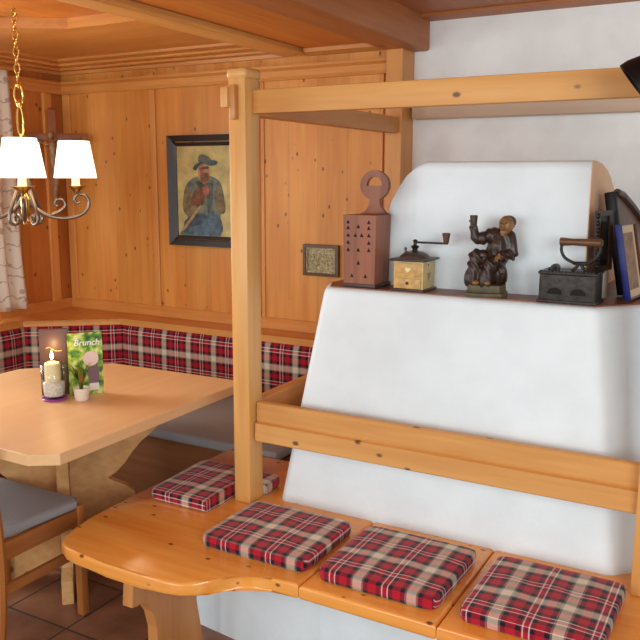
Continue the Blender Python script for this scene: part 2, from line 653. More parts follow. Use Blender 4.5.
# small crown between batten and beam
bm = B(); prism(bm, [(YW, 2.192), (YW - .02, 2.192), (YW - .05, 2.205), (YW - .055, 2.224), (YW, 2.224)], 'x', -2.06, -1.62)
struct('trim_4', bm, A['trimX'])
# batten and beam (run front to back)
bm = B(); box(bm, -2.205, -2.075, -.4, YW, 2.195, 2.296, .012)
struct('trim_5', bm, A['batten'])
bm = B(); box(bm, -2.075, -2.04, -.4, YW, 2.225, 2.296, .004)
struct('trim_6', bm, A['beam'])
bm = B(); box(bm, -1.625, -1.445, -.4, YW + .06, 2.18, 2.43, .016, 3)
struct('beam', bm, A['beam'], smooth=True)
bm = B(); box(bm, -1.445, 1.5, 3.50, 3.62, 2.312, 2.34)
struct('trim_7', bm, A['beamX'])
# horizontal moulding on back and left wall
mp = [(0, 2.085), (.02, 2.085), (.03, 2.10), (.03, 2.128), (.05, 2.14), (.05, 2.152), (0, 2.152)]
bm = B(); prism(bm, [(YW - a, z) for a, z in mp], 'x', XL, -1.61)
struct('trim_8', bm, A['trimX'])
bm = B(); prism(bm, [(XL + a, z) for a, z in mp], 'y', 3.1, YW)
struct('trim_9', bm, A['trimY'])
# stiles
k = 10
for x0, x1, d in ((-3.085, -3.045, .012), (-2.40, -2.355, .012), (-2.335, -2.325, .008), (-3.755, -3.70, .014)):
    bm = B(); box(bm, x0, x1, YW - d, YW, .85, 2.085, .004)
    struct('trim_%d' % k, bm, A['trimZ']); k += 1
bm = B(); box(bm, -3.10, -3.05, YW - .01, YW, 2.152, 2.175, .003)
struct('trim_%d' % k, bm, A['trimZ']); k += 1
bm = B(); box(bm, XL, XL + .02, 3.40, 3.46, .85, 2.085, .004)
struct('trim_%d' % k, bm, A['trimZ']); k += 1
bm = B(); box(bm, -1.62, -1.605, YW - .02, YW, .85, 2.19, .004); box(bm, -1.66, -1.645, YW - .015, YW, .85, 2.085, .004)
struct('trim_%d' % k, bm, A['trimZ']); k += 1
# base rail of the panelling above the ledge
bm = B(); prism(bm, [(YW, .81), (YW - .03, .81), (YW - .03, .845), (YW - .015, .865), (YW, .865)], 'x', XL, -1.6)
struct('trim_%d' % k, bm, A['trimX']); k += 1
bm = B(); prism(bm, [(XL, .81), (XL + .03, .81), (XL + .03, .845), (XL + .015, .865), (XL, .865)], 'y', 3.0, YW)
struct('trim_%d' % k, bm, A['trimY']); k += 1
# corner pilaster at the end of the panelling
bm = B(); box(bm, -1.605, -1.522, 3.48, 3.62, 0, 2.19, .004)
struct('trim_%d' % k, bm, A['trimZ']); k += 1
# ledge above the backrests, with a cut corner
bm = B(); prism(bm, [(-1.60, YW), (XL, YW), (XL, .3), (-3.60, .3), (-3.60, 3.03), (-3.19, 3.365), (-1.60, 3.365)], 'z', .775, .81, .006)
struct('trim_%d' % k, bm, A['trimX'], smooth=True); k += 1
# pale rail along the white wall
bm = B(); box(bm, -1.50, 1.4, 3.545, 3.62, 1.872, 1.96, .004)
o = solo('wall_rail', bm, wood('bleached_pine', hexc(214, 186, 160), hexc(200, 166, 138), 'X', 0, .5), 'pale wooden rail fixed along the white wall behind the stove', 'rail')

# ------------------------------------------------------------------ tiled stove
st = thing('masonry_stove', 'big white plastered stove with sloping sides and a domed top', 'stove', (-.9, 2.8, 0))


def loft(bm, lo, z0, hi, z1, bev=0):
    a = [bm.verts.new((x, y, z0)) for x, y in lo]
    b = [bm.verts.new((x, y, z1)) for x, y in hi]
    n = len(a)
    bm.faces.new(a[::-1]); top = bm.faces.new(b)
    vert = []
    for i in range(n):
        f = bm.faces.new((a[i], a[(i + 1) % n], b[(i + 1) % n], b[i]))
    if bev:
        ed = [e for e in bm.edges if abs(e.verts[0].co.z - e.verts[1].co.z) > .01] + list(top.edges)
        bmesh.ops.bevel(bm, geom=ed, offset=bev, segments=4, profile=.5, affect='EDGES')
    bmesh.ops.recalc_face_normals(bm, faces=bm.faces)


bm = B()
loft(bm, [(-1.52, 2.43), (-1.466, 2.318), (-.316, 2.318), (-.07, 2.57), (-.07, 3.615), (-1.52, 3.615)], .405,
     [(-1.392, 2.54), (-1.342, 2.432), (-.430, 2.432), (-.20, 2.68), (-.20, 3.615), (-1.392, 3.615)], 1.224, .02)
part('body', bm, A['stove'], st, True)
bm = B()
prism(bm, [(-1.70, 3.1), (-1.70, 2.125), (-1.15, 2.06), (.1, 2.06), (.1, 3.6), (-1.5, 3.6), (-1.5, 3.1)], 'z', 0, .404)
part('base', bm, A['stove'], st, True, False)
bm = B()
prism(bm, [(-1.375, 2.545), (-1.33, 2.452), (-.437, 2.452), (-.23, 2.68), (-.23, 3.60), (-1.375, 3.60)], 'z', 1.219, 1.228)
sb = part('shelf_board', bm, A['shelf'], st, True, False, 'brown wooden board on top of the white stove')
# domed hood: left side rounded, back rounded
Lx = [(-1.203, 1.227), (-1.202, 1.33), (-1.198, 1.41), (-1.187, 1.46), (-1.167, 1.52), (-1.141, 1.568), (-1.11, 1.61), (-1.077, 1.64), (-1.047, 1.657), (-1.03, 1.660), (-.9, 1.660), (-.7, 1.660), (-.497, 1.658)]
Ry = [(2.585, 1.22), (2.588, 1.40), (2.595, 1.63), (2.603, 1.650), (2.615, 1.657), (2.68, 1.656), (2.767, 1.648), (2.864, 1.629), (2.94, 1.603), (3.025, 1.558), (3.09, 1.50), (3.14, 1.42), (3.17, 1.33), (3.18, 1.22)]


def zR(y):
    for (a, za), (b, zb) in zip(Ry, Ry[1:]):
        if a <= y <= b:
            return za + (zb - za) * (y - a) / (b - a)
    return 1.22


bm = B()
g = [[bm.verts.new((x, y, min(zl, z))) for (y, z) in Ry] for (x, zl) in Lx]
for i in range(len(Lx) - 1):
    for j in range(len(Ry) - 1):
        try:
            bm.faces.new((g[i][j], g[i + 1][j], g[i + 1][j + 1], g[i][j + 1]))
        except ValueError:
            pass
bmesh.ops.recalc_face_normals(bm, faces=bm.faces)
part('hood', bm, A['stove'], st, True, 'all')
bm = B()
prism(bm, [(y, z) for y, z in Ry], 'x', -.4972, -.4945)
part('hood_end', bm, A['terra'], st, True, True, 'terracotta coloured right end of the domed hood')

# ------------------------------------------------------------------ corner bench in front of the stove
bn = thing('stove_bench', 'glossy knotty pine bench wrapping the white stove, with rounded end and posts', 'bench', (-1.2, 2.1, 0))
o1 = [(-1.955, 2.69), (-1.955, 2.2), (-1.953, 2.0), (-1.948, 1.87), (-1.938, 1.775), (-1.92, 1.725), (-1.895, 1.691), (-1.85, 1.667), (-1.80, 1.656), (-1.67, 1.651),
      (-1.52, 1.651), (-1.44, 1.655), (-1.395, 1.666), (-1.355, 1.690), (-1.33, 1.72), (-1.305, 1.755), (-1.275, 1.792), (-1.235, 1.815), (-1.18, 1.824), (-1.0905, 1.824),
      (-1.0905, 2.40), (-1.47, 2.40), (-1.53, 2.45), (-1.53, 2.69)]
for poly in (o1, [(-1.0885, 1.824), (-.671, 1.822), (-.671, 2.40), (-1.0885, 2.40)], [(-.669, 1.822), (.1, 1.82), (.1, 2.85), (-.08, 2.70), (-.30, 2.40), (-.669, 2.40)]):
    bm = B(); prism(bm, poly, 'z', .406, .45, .011, 4)
    part('seat_board', bm, A['bench'], bn, True)
# shaped support panel under the rounded end
arc = [(1.755 - .06 * math.cos(a) * 1.0, .05 + .26 * math.sin(a)) for a in [i * PI / 2 / 8 for i in range(9)]]
poly = [(1.655, .405), (1.65, .325), (1.685, .318), (1.70, .325)] + [(1.70 + .075 * math.sin(t * PI / 2), .325 - .06 - .20 * (1 - math.cos(t * PI / 2))) for t in [i / 8 for i in range(9)]]
poly = [(1.672, .405), (1.664, .322), (1.690, .315), (1.705, .322), (1.735, .30), (1.76, .26), (1.775, .20), (1.775, .13), (1.755, .06), (1.74, 0), (2.01, 0), (1.935, .405)]
bm = B(); prism(bm, poly, 'x', -1.617, -1.577, .003)
part('support_panel', bm, A['support'], bn, True, False)


def post(x0, x1, y0, y1, ztop, capped=True):
    bm = B()
    box(bm, x0, x1, y0, y1, .451, 1.925, .004)
    return bm


p1 = part('post', post(-1.603, -1.536, 2.237, 2.322, 1.925), A['postZ'], bn, True)
bm = B(); box(bm, -1.611, -1.528, 2.230, 2.330, 1.918, 1.957, .016, 3)
part('finial_cap', bm, A['postZ'], p1, True)
p2 = part('post', post(-.254, -.187, 2.237, 2.322, 1.925), A['postZ'], bn, True)
bm = B(); box(bm, -.262, -.179, 2.230, 2.330, 1.918, 1.957, .016, 3)
part('finial_cap', bm, A['postZ'], p2, True)
# upper rails
bm = B(); box(bm, -1.536, -.10, 2.280, 2.318, 1.811, 1.888, .004)
part('upper_rail', bm, A['railX'], bn, True)
bm = B(); box(bm, -1.595, -1.536, 2.323, 3.48, 1.806, 1.878, .004)
part('upper_rail', bm, A['railY'], bn, True)
# through tenon and wedge block on the post's front
bm = B(); box(bm, -1.612, -1.585, 2.205, 2.238, 1.828, 1.893, .003); 
part('tenon', bm, A['postZ'], p1, True)
bm = B(); box(bm, -1.585, -1.562, 2.214, 2.238, 1.79, 1.90, .003)
part('wedge', bm, A['railY'], p1, True)
# lower back rails: two stacked mouldings
pr = [(2.278, .750), (2.264, .746), (2.262, .684), (2.266, .680), (2.304, .680), (2.304, .820), (2.280, .820), (2.276, .816), (2.276, .756)]
bm = B(); prism(bm, pr, 'x', -1.530, -.10)
part('back_rail', bm, A['railX'], bn, True, False)
bm = B(); box(bm, -1.585, -1.543, 2.323, 3.36, .69, .82, .004)
part('back_rail', bm, A['railY'], bn, True)

# ------------------------------------------------------------------ tartan seat cushions


def cushion(name, x0, x1, y0, y1, z0, h, label, shear=0.0, off=(0, 0), press=None):
    bm = B()
    cx, cy = (x0 + x1) / 2, (y0 + y1) / 2
    sx, sy = (x1 - x0) / 2, (y1 - y0) / 2
    n = 14
    def P(u, v, top):
        # rounded square outline plus soft crown
        x = sx * u; y = sy * v
        r = .028
        ax, ay = abs(x) - (sx - r), abs(y) - (sy - r)
        if ax > 0 and ay > 0:
            l = math.hypot(ax, ay)
            if l > r:
                x = math.copysign(sx - r + ax * r / l, x)
                y = math.copysign(sy - r + ay * r / l, y)
        return x, y
    ks = [0, .03, .09, .15, .22, .29, .36, .43, .5, .57, .64, .71, .78, .85, .91, .97, 1]
    grid = {}
    m = len(ks)
    layers = [(0.94, 0), (.985, .006), (1, .016), (1, h - .016), (.985, h - .006), (.95, h)]
    # top and bottom sheets + side bands
    def sheet(sc, z, crown):
        g = []
        for i, a in enumerate(ks):
            row = []
            for j, b in enumerate(ks):
                u, v = 2 * a - 1, 2 * b - 1
                x, y = P(u, v, True)
                e = (1 - u ** 4) * (1 - v ** 4)
                row.append(bm.verts.new((x * sc, y * sc, z + crown * e + .002 * math.sin(9 * u + 4 * v) * e)))
            g.append(row)
        return g
    top = sheet(.955, h - .003, .006)
    bot = sheet(.955, .0, 0)
    for i in range(m - 1):
        for j in range(m - 1):
            bm.faces.new((top[i][j], top[i + 1][j], top[i + 1][j + 1], top[i][j + 1]))
            bm.faces.new((bot[i][j], bot[i][j + 1], bot[i + 1][j + 1], bot[i + 1][j]))
    def loop(g):
        return [g[i][0] for i in range(m)] + [g[m - 1][j] for j in range(1, m)] + [g[i][m - 1] for i in range(m - 2, -1, -1)] + [g[0][j] for j in range(m - 2, 0, -1)]
    lt, lb = loop(top), loop(bot)
    prev = lb
    for sc, z in [(.985, .004), (1, .014), (1.0, h - .016), (.985, h - .006)]:
        ring = [bm.verts.new((v.co.x / .955 * sc, v.co.y / .955 * sc, z)) for v in lb]
        for i in range(len(ring)):
            bm.faces.new((prev[i], prev[(i + 1) % len(ring)], ring[(i + 1) % len(ring)], ring[i]))
        prev = ring
    for i in range(len(lt)):
        bm.faces.new((prev[i], prev[(i + 1) % len(lt)], lt[(i + 1) % len(lt)], lt[i]))
    bmesh.ops.recalc_face_normals(bm, faces=bm.faces)
    if shear:
        for v in bm.verts:
            v.co.x += v.co.y * shear
    if press:
        px0, py0, py1 = press
        for v in bm.verts:
            X, Y = v.co.x + cx, v.co.y + cy
            if X > px0 and py0 - .03 < Y < py1:
                v.co.x = px0 - cx
            elif X > px0 and py1 <= Y < py1 + .02:
                v.co.y = py1 + .012 - cy
    me_o = finish(name, bm, A['plaid'], True)
    box_uv(me_o.data, off=off)
    me_o.location = (cx, cy, z0)
    me_o['label'] = label
    me_o['category'] = 'cushion'
    me_o['group'] = 'tartan cushions on the stove bench'
    return me_o


cushion('seat_cushion', -1.492, -1.106, 1.885, 2.21, .4505, .044, 'red tartan cushion on the front bench just right of the wooden post', .0, (.02, .01))
cushion('seat_cushion', -1.058, -.690, 1.875, 2.222, .4505, .044, 'red tartan cushion in the middle of the three before the stove', .02, (.055, .03))
cushion('seat_cushion', -.628, -.262, 1.868, 2.225, .4505, .044, 'red tartan cushion at the far right of the front bench, by the frame edge', .015, (.09, .05))
cushion('seat_cushion', -1.893, -1.523, 2.095, 2.45, .4505, .044, 'red tartan cushion behind the wooden post, on the bench beside the table', -.06, (.01, .08), (-1.628, 2.08, 2.328))

# ------------------------------------------------------------------ fitted benches along the walls, pads and backrests
wb = thing('corner_bench', 'fitted wooden bench running along the panelled walls behind the table', 'bench', (-2.6, 3.1, 0))
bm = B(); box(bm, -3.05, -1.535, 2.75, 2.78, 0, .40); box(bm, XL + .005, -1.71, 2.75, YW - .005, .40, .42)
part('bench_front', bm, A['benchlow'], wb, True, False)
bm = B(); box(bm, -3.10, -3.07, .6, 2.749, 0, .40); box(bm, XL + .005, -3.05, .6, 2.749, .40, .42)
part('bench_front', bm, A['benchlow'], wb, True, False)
bm = B(); box(bm, -3.10, -1.72, 2.70, 3.36, .422, .468, .014, 3)
solo('seat_pad', bm, A['grey'], 'long grey seat pad on the bench under the back wall', 'seat pad')
bm = B(); box(bm, -3.60, -3.11, .7, 3.0, .422, .468, .014, 3)
solo('seat_pad', bm, A['grey'], 'grey seat pad on the bench under the curtained window', 'seat pad')


def backrest(p, q, z0, z1, th, label, off):
    """padded backrest from plan point p to q; front face towards the room."""
    p, q = Vector(p), Vector(q)
    d = (q - p)
    Ln = d.length
    d.normalize()
    nrm = Vector((-d.y, d.x))
    bm = B()
    nx, nz = max(3, int(Ln / .06)), 8
    rows = []
    for face in (0, 1):
        g = []
        for i in range(nx + 1):
            r = []
            for j in range(nz + 1):
                u, v = i / nx, j / nz
                e = (1 - abs(2 * v - 1) ** 6) * min(1, (min(u, 1 - u) * Ln / .03 + .35))
                t = th * (.45 + .55 * e) if face == 0 else 0
                pt = p + d * (u * Ln) - nrm * t
                r.append(bm.verts.new((pt.x, pt.y, z0 + (z1 - z0) * v)))
            g.append(r)
        rows.append(g)
    F, K = rows
    for i in range(nx):
        for j in range(nz):
            bm.faces.new((F[i][j], F[i + 1][j], F[i + 1][j + 1], F[i][j + 1]))
            bm.faces.new((K[i][j], K[i][j + 1], K[i + 1][j + 1], K[i + 1][j]))
        for j in (0, nz):
            bm.faces.new((F[i][j], F[i + 1][j], K[i + 1][j], K[i][j]))
    for i in (0, nx):
        for j in range(nz):
            bm.faces.new((F[i][j], F[i][j + 1], K[i][j + 1], K[i][j]))
    bmesh.ops.recalc_face_normals(bm, faces=bm.faces)
    o = finish('backrest_pad', bm, A['plaidB'], True)
    uv = o.data.uv_layers.new(name='UVMap')
    for pl in o.data.polygons:
        for li in pl.loop_indices:
            c = o.data.vertices[o.data.loops[li].vertex_index].co
            uv.data[li].uv = ((Vector((c.x, c.y)) - p).dot(d) + off, c.z + .035)
    o['label'] = label
    o['category'] = 'backrest'
    return o


backrest((-3.20, 3.40), (-1.60, 3.40), .475, .774, .03, 'long red tartan backrest pad along the back wall under the ledge', .02)
backrest((-3.62, 3.045), (-3.205, 3.39), .475, .774, .03, 'short red tartan backrest pad cutting across the room corner', .11)
backrest((-3.62, .7), (-3.62, 3.04), .475, .774, .03, 'red tartan backrest pad under the curtained window at far left', .05)

# ------------------------------------------------------------------ dining table
tb = thing('dining_table', 'light wooden dining table with cut corners on a crossed pedestal', 'table', (-2.39, 2.17, 0))
bm = B()
prism(bm, [(-2.80, 1.635), (-1.955, 1.628), (-1.872, 1.685), (-1.888, 2.68), (-1.93, 2.72), (-2.62, 2.70), (-2.90, 2.40), (-2.90, 1.72)], 'z', .712, .75, .003)
part('table_top', bm, A['table'], tb, True, False)
bm = B()
prism(bm, [(-2.66, 1.87), (-2.05, 1.87), (-2.05, 2.47), (-2.66, 2.47)], 'z', .68, .711, .01)
part('underframe', bm, A['ped'], tb, True)
# two crossed shaped boards
half = [(.36, .68), (.37, .60), (.345, .575), (.30, .545), (.265, .50), (.235, .455), (.20, .42), (.165, .405), (.165, .395), (.20, .38), (.24, .36), (.27, .33), (.29, .25), (.31, .12), (.315, 0), (.2, 0), (.17, .04)]
prof2 = half + [(-a, z) for a, z in half[::-1]]
for ang, w0 in ((PI / 4, 0), (-PI / 4, 1)):
    pts = prof2
    if w0:
        h2 = [(.22, .68), (.27, .665), (.26, .60), (.20, .55), (.17, .40), (.165, .25), (.20, .12), (.255, .09), (.262, 0), (.15, 0), (.12, .04)]
        pts = h2 + [(-a, z) for a, z in h2[::-1]]
    bm = B(); prism(bm, pts, 'y', -.022, .022, .003)
    bmesh.ops.rotate(bm, verts=bm.verts, cent=(0, 0, 0), matrix=Matrix.Rotation(ang, 3, 'Z'))
    part('pedestal_board', bm, A['ped'], tb, False, False)

# ------------------------------------------------------------------ chair
ch = thing('dining_chair', 'wooden dining chair with grey padded seat pushed under the table', 'chair', (-2.32, 1.8, 0))
bm = B(); prism(bm, [(-.20, -.17), (.20, -.17), (.225, .15), (.20, .175), (-.20, .175), (-.225, .15)], 'z', .418, .456, .014, 4)
part('seat', bm, A['grey'], ch, label='grey upholstered seat pad')
bm = B()
box(bm, .196, .222, -.19, .15, .355, .417, .003); box(bm, -.222, -.196, -.19, .15, .355, .417, .003)
box(bm, -.196, .196, .150, .172, .355, .417, .003); box(bm, -.196, .196, -.19, -.168, .355, .417, .003)
part('apron', bm, A['chairY'], ch)
for s in (-1, 1):
    bm = B(); box(bm, s * .212 - .016, s * .212 + .016, .152, .184, 0, .43, .004)
    part('leg', bm, A['chair'], ch)
    bm = B()
    tube(bm, catmull([(s * .226, -.225, 0), (s * .226, -.197, .2), (s * .226, -.19, .42), (s * .226, -.21, .65), (s * .226, -.265, .92)], 6), .019, 8)
    part('back_post', bm, A['chair'], ch)
    bm = B(); box(bm, s * .212 - .010, s * .212 + .010, -.20, .155, .235, .27, .003)
    part('stretcher', bm, A['chairY'], ch)
bm = B()
for z in (.62, .76, .88):
    dy = -.212 - (z - .62) * .2
    box(bm, -.198, .198, dy - .009, dy + .009, z - .03, z + .03, .004)
part('backrest', bm, A['chair'], ch)

# ------------------------------------------------------------------ things on the table
# glass with candle
gc = (-2.372, 2.125)
bm = B(); lathe(bm, [(.046, 0), (.048, .003), (.048, .006), (.046, .008)], (gc[0], gc[1], .7505))
solo('coaster', bm, A['purple'], 'purple round coaster under the glass candle holder', 'coaster')
cg = thing('candle_holder', 'clear tumbler half filled with pale sand, holding the candle', 'candle holder', (gc[0], gc[1], .759))
bm = B()
lathe(bm, [(.001, .0), (.036, .0), (.040, .003), (.044, .06), (.050, .135), (.0488, .135), (.0428, .06), (.0375, .008), (.001, .007)], seg=32, close=False)
part('tumbler', bm, A['glass'], cg, smooth='all')
bm = B(); lathe(bm, [(.0365, .0085), (.0400, .04), (.0412, .058), (.030, .0635), (.001, .0635)], seg=28)
part('sand_filling', bm, plain('pale_sand', hexc(236, 228, 218), .8, 0, .25, 120), cg, label='pale sand filling')
cd = thing('pillar_candle', 'lit cream pillar candle standing in the glass tumbler', 'candle', (gc[0] - .004, gc[1], .8235))
bm = B(); lathe(bm, [(.029, 0), (.030, .004), (.030, .066), (.027, .072), (.014, .077), (.004, .079)], seg=26)
part('wax', bm, A['cream'], cd)
bm = B(); tube(bm, [(0, 0, .076), (.001, 0, .086)], .0012, 6)
part('wick', bm, A['dark'], cd)
bm = B(); lathe(bm, [(.0005, .083), (.004, .088), (.0062, .096), (.005, .106), (.002, .116), (.0004, .121)], seg=14)
part('flame', bm, A['flame'], cd, smooth='all')
pl = bpy.data.lights.new('candle_light', 'POINT'); pl.energy = .35; pl.color = (1, .62, .28); pl.shadow_soft_size = .008
plo = bpy.data.objects.new('candle_light', pl); COL.objects.link(plo); plo.location = (gc[0] + .0, gc[1], .960)

# brown menu card
view_rz = math.atan2(.74, .67)   # turn so local -Y faces the camera
mc = thing('menu_card', 'dark brown upright menu card behind the lit candle', 'menu', (-2.422, 2.180, .7505), math.radians(44))
bm = B(); box(bm, -.054, .054, -.010, .010, 0, .264, .0015)
part('cover', bm, A['card'], mc)
bm = B(); tube(bm, catmull([(-.030, -.0103, .190), (-.016, -.0103, .193), (-.006, -.0103, .185), (.008, -.0103, .178), (.030, -.0103, .178)], 6), [.0006] + [.0016] * 23 + [.0006], 6)
ball(bm, (-.006, -.0103, .185), .004, (1, .35, 1), 10)
part('wavy_mark', bm, A['cardmark'], mc, label='pale orange wavy mark')  # pale orange wavy line with a dot on the cover

# green leaflet
lf = thing('table_leaflet', 'green spring leaflet with white script standing behind the small white pot', 'leaflet', (-2.314, 2.238, .7505), math.radians(52))
bm = B(); box(bm, -.066, .066, -.002, .002, 0, .250); 
part('sheet', bm, A['leaflet'], lf, smooth=False)
bm = B()
prism(bm, [(.02 + .030 * math.cos(i * PI / 10), .145 + .030 * math.sin(i * PI / 10)) for i in range(20)], 'y', -.0029, -.0021)
part('printed_scoop', bm, A['pink'], lf, smooth=False, label='pale pink round scoop in the picture')
bm = B()
prism(bm, [(.0, .12), (.018, .11), (.045, .128), (.05, .08), (.045, .02), (.012, .02), (.01, .05)], 'y', -.0027, -.0021)
part('printed_cup', bm, A['mauve'], lf, smooth=False, label='mauve cup in the picture')
bm = B(); prism(bm, [(.008, .016), (.05, .016), (.047, .045), (.012, .045)], 'y', -.0029, -.0021)
part('printed_glass', bm, A['paper'], lf, smooth=False, label='white glass foot in the picture')


def text_part(txt, size, mat, parent, loc, rot, name='lettering', shear=.2):
    cu = bpy.data.curves.new('t', 'FONT')
    cu.body = txt; cu.size = size; cu.align_x = 'CENTER'; cu.align_y = 'CENTER'; cu.shear = shear; cu.extrude = .0003; cu.offset = .0006
    to = bpy.data.objects.new('t', cu); COL.objects.link(to)
    dg = bpy.context.evaluated_depsgraph_get()
    me = bpy.data.meshes.new_from_object(to.evaluated_get(dg))
    bpy.data.objects.remove(to)
    me.transform(Matrix.Translation(loc) @ Euler(rot).to_matrix().to_4x4())
    me.materials.clear(); me.materials.append(mat)
    o = bpy.data.objects.new(name, me); COL.objects.link(o); o.parent = parent
    return o


text_part('Brunch', .034, A['paper'], lf, (.006, -.0026, .210), (PI / 2, 0, 0))

# potted plant
pp = thing('potted_plant', 'small leafy plant in a white pot before the green leaflet', 'plant', (-2.274, 2.171, .7505))
bm = B(); lathe(bm, [(.001, 0), (.024, 0), (.026, .003), (.031, .046), (.032, .049), (.0295, .049), (.028, .042), (.001, .041)], seg=26, close=False)
part('pot', bm, A['wpot'], pp, smooth=True)
bm = B()
bm2 = B()
for i in range(44):
    a = random.uniform(0, 2 * PI); ln = random.uniform(.07, .135); sp = random.uniform(.12, .5)
    b = bm2 if i % 5 == 0 else bm
    wv = random.uniform(.005, .008)
    prev = None
    tdir = Vector((math.cos(a), math.sin(a), 0)); side = Vector((-math.sin(a), math.cos(a), 0))
    for j in range(6):
        t = j / 5
        c = tdir * (.004 + sp * ln * t * t) + Vector((0, 0, .040 + ln * t * (1 - .15 * t)))
        ww = wv * math.sin(PI * min(.98, .18 + .82 * t)) + .0004
        q = (b.verts.new(c - side * ww), b.verts.new(c + tdir * -.001), b.verts.new(c + side * ww))
        if prev:
            b.faces.new((prev[0], prev[1], q[1], q[0])); b.faces.new((prev[1], prev[2], q[2], q[1]))
        prev = q
part('leaves', bm, A['leaf'], pp, smooth='all')
part('leaves', bm2, A['leafr'], pp, smooth='all', label='reddish leaves')

# ------------------------------------------------------------------ chandelier
CX, CY = -2.832, 2.436
cl = thing('chandelier', 'curled metal chandelier with lit white shades hanging over the table', 'lamp', (CX, CY, 1.463))


def L_(x, y, z):
    return Vector((x, y, z - 1.45))


bm = B(); tube(bm, catmull([(.004, 0, 2.281 - 1.45), (-.012, 0, 2.27 - 1.45), (0.0, 0, 2.25 - 1.45), (.012, 0, 2.262 - 1.45)], 6), .0045, 8)
part('ceiling_hook', bm, A['brass'], cl)
bm = B()
z = 2.245
k = 0


def link(bm, zc, hh, ww, r, rot):
    pts = []
    for i in range(20):
        a = 2 * PI * i / 20
        x = ww * math.cos(a); zz = hh * math.sin(a)
        pts.append((x * math.cos(rot), x * math.sin(rot), zc - 1.45 + zz))
    tube(bm, pts, r, 8, True)


while z > 1.985:
    link(bm, z, .021, .0115, .0035, .5 + (k % 2) * PI / 2)
    z -= .034; k += 1
part('chain', bm, A['brass'], cl)
bm = B()
link(bm, 1.935, .040, .018, .006, .5); ball(bm, (0, 0, 1.972 - 1.45), .012); ball(bm, (0, 0, 1.895 - 1.45), .014, (1, 1, 1.3))
link(bm, 1.825, .062, .013, .005, .5)
part('suspension_loop', bm, A['brass'], cl)
bm = B()
tube(bm, [(0, 0, 1.77 - 1.45), (0, 0, 1.40 - 1.45)], .006, 10)
lathe(bm, [(.001, -.07), (.012, -.065), (.016, -.05), (.008, -.035), (.02, -.015), (.024, .02), (.02, .05), (.009, .07), (.007, .12)], seg=18)
part('stem', bm, A['brass'], cl)
R0 = .214
cam_dir = math.atan2(-CY, -CX)
for i in range(4):
    a = cam_dir + math.radians(-2) + i * PI / 2
    u = Vector((math.cos(a), math.sin(a), 0))

    def q(r, z):
        return (u.x * r, u.y * r, z - 1.45)
    bm = B()
    # main sweep with curled end below the candle cup
    pts = [q(.012, 1.50), q(.035, 1.46), q(.085, 1.425), (q(.145, 1.410)), q(.20, 1.415), q(.245, 1.435), q(.265, 1.47), q(.255, 1.505), q(.225, 1.515), q(.205, 1.495), q(.215, 1.475), q(.230, 1.482)]
    cm = catmull(pts, 6)
    tube(bm, cm, [.0095 - .004 * (j / len(cm)) for j in range(len(cm))], 8)
    # counter scroll
    pts = [q(.105, 1.425), q(.14, 1.440), q(.165, 1.465), q(.155, 1.490), q(.130, 1.490), q(.122, 1.470), q(.137, 1.463)]
    cm = catmull(pts, 5)
    tube(bm, cm, [.008 - .003 * (j / len(cm)) for j in range(len(cm))], 8)
    tube(bm, [q(.225, 1.512), q(R0, 1.53)], .007, 8)
    ar = part('arm', bm, A['steel'], cl, smooth='all', label='curled nickel arm')
    c = u * R0
    bm = B(); lathe(bm, [(.007, .068), (.014, .074), (.024, .084), (.042, .096), (.045, .101), (.02, .099), (.001, .098)], (c.x, c.y, 0), 20)
    part('drip_pan', bm, A['brass'], ar)
    bm = B(); lathe(bm, [(.020, .099), (.017, .106), (.016, .16), (.001, .161)], (c.x, c.y, 0), 18)
    part('candle_sleeve', bm, A['cream'], ar)
    bm = B(); lathe(bm, [(.092, .135), (.066, .294)], (c.x, c.y, 0), 36, close=False)
    so = part('lamp_shade', bm, A['shade'], ar, smooth='all', label='glowing white lamp shade')
    md = so.modifiers.new('thick', 'SOLIDIFY'); md.thickness = .002
    d = bpy.data.lights.new('bulb_light', 'POINT'); d.energy = .45; d.color = (1, .72, .42); d.shadow_soft_size = .02
    lo = bpy.data.objects.new('bulb_light', d); COL.objects.link(lo); lo.location = (c.x, c.y, .20); lo.parent = cl
# centre S scroll
for i in range(4):
    a = cam_dir + math.radians(-10 + 45) + i * PI / 2
    u = Vector((math.cos(a), math.sin(a), 0))
    pts = [(.015, 1.60), (.028, 1.55), (.055, 1.49), (.080, 1.43), (.078, 1.395), (.050, 1.388), (.036, 1.41), (.050, 1.428), (.060, 1.415)]
    bm = B(); cm = catmull([(u.x * r, u.y * r, z - 1.45) for r, z in pts], 6)
    tube(bm, cm, [.0085 - .003 * (j / len(cm)) for j in range(len(cm))], 8)
    part('scroll', bm, A['steel'], cl, smooth='all')

# ------------------------------------------------------------------ curtain on the left wall
bm = B()
ny, nz = 44, 24
y0, y1 = 2.30, 3.10
g = []
for j in range(nz + 1):
    z = .862 + (2.17 - .862) * j / nz
    row = []
    for i in range(ny + 1):
        t = i / ny
        fl = .012 + .018 * (1 - j / nz)
        yr = y1 + .045 * max(0, (1 - j / nz) - .45)
        y = y0 + (yr - y0) * t
        row.append(bm.verts.new((XL + .085 + fl * math.sin(t * 46 + .6 * math.sin(j * .3)), y, z)))
    g.append(row)
for j in range(nz):
    for i in range(ny):
        bm.faces.new((g[j][i], g[j][i + 1], g[j + 1][i + 1], g[j + 1][i]))
cu = solo('curtain', bm, A['curt'], 'pale patterned curtain hanging at the window at far left', 'curtain', smooth='all')
md = cu.modifiers.new('thick', 'SOLIDIFY'); md.thickness = .002
bm = B(); tube(bm, [(XL + .085, 1.0, 2.185), (XL + .085, 3.16, 2.185)], .012, 10)
box(bm, XL, XL + .085, 1.10, 1.12, 2.178, 2.192); box(bm, XL, XL + .085, 3.13, 3.15, 2.178, 2.192)
solo('curtain_rod', bm, A['trimY'], 'wooden curtain rod above the window at far left', 'curtain rod')

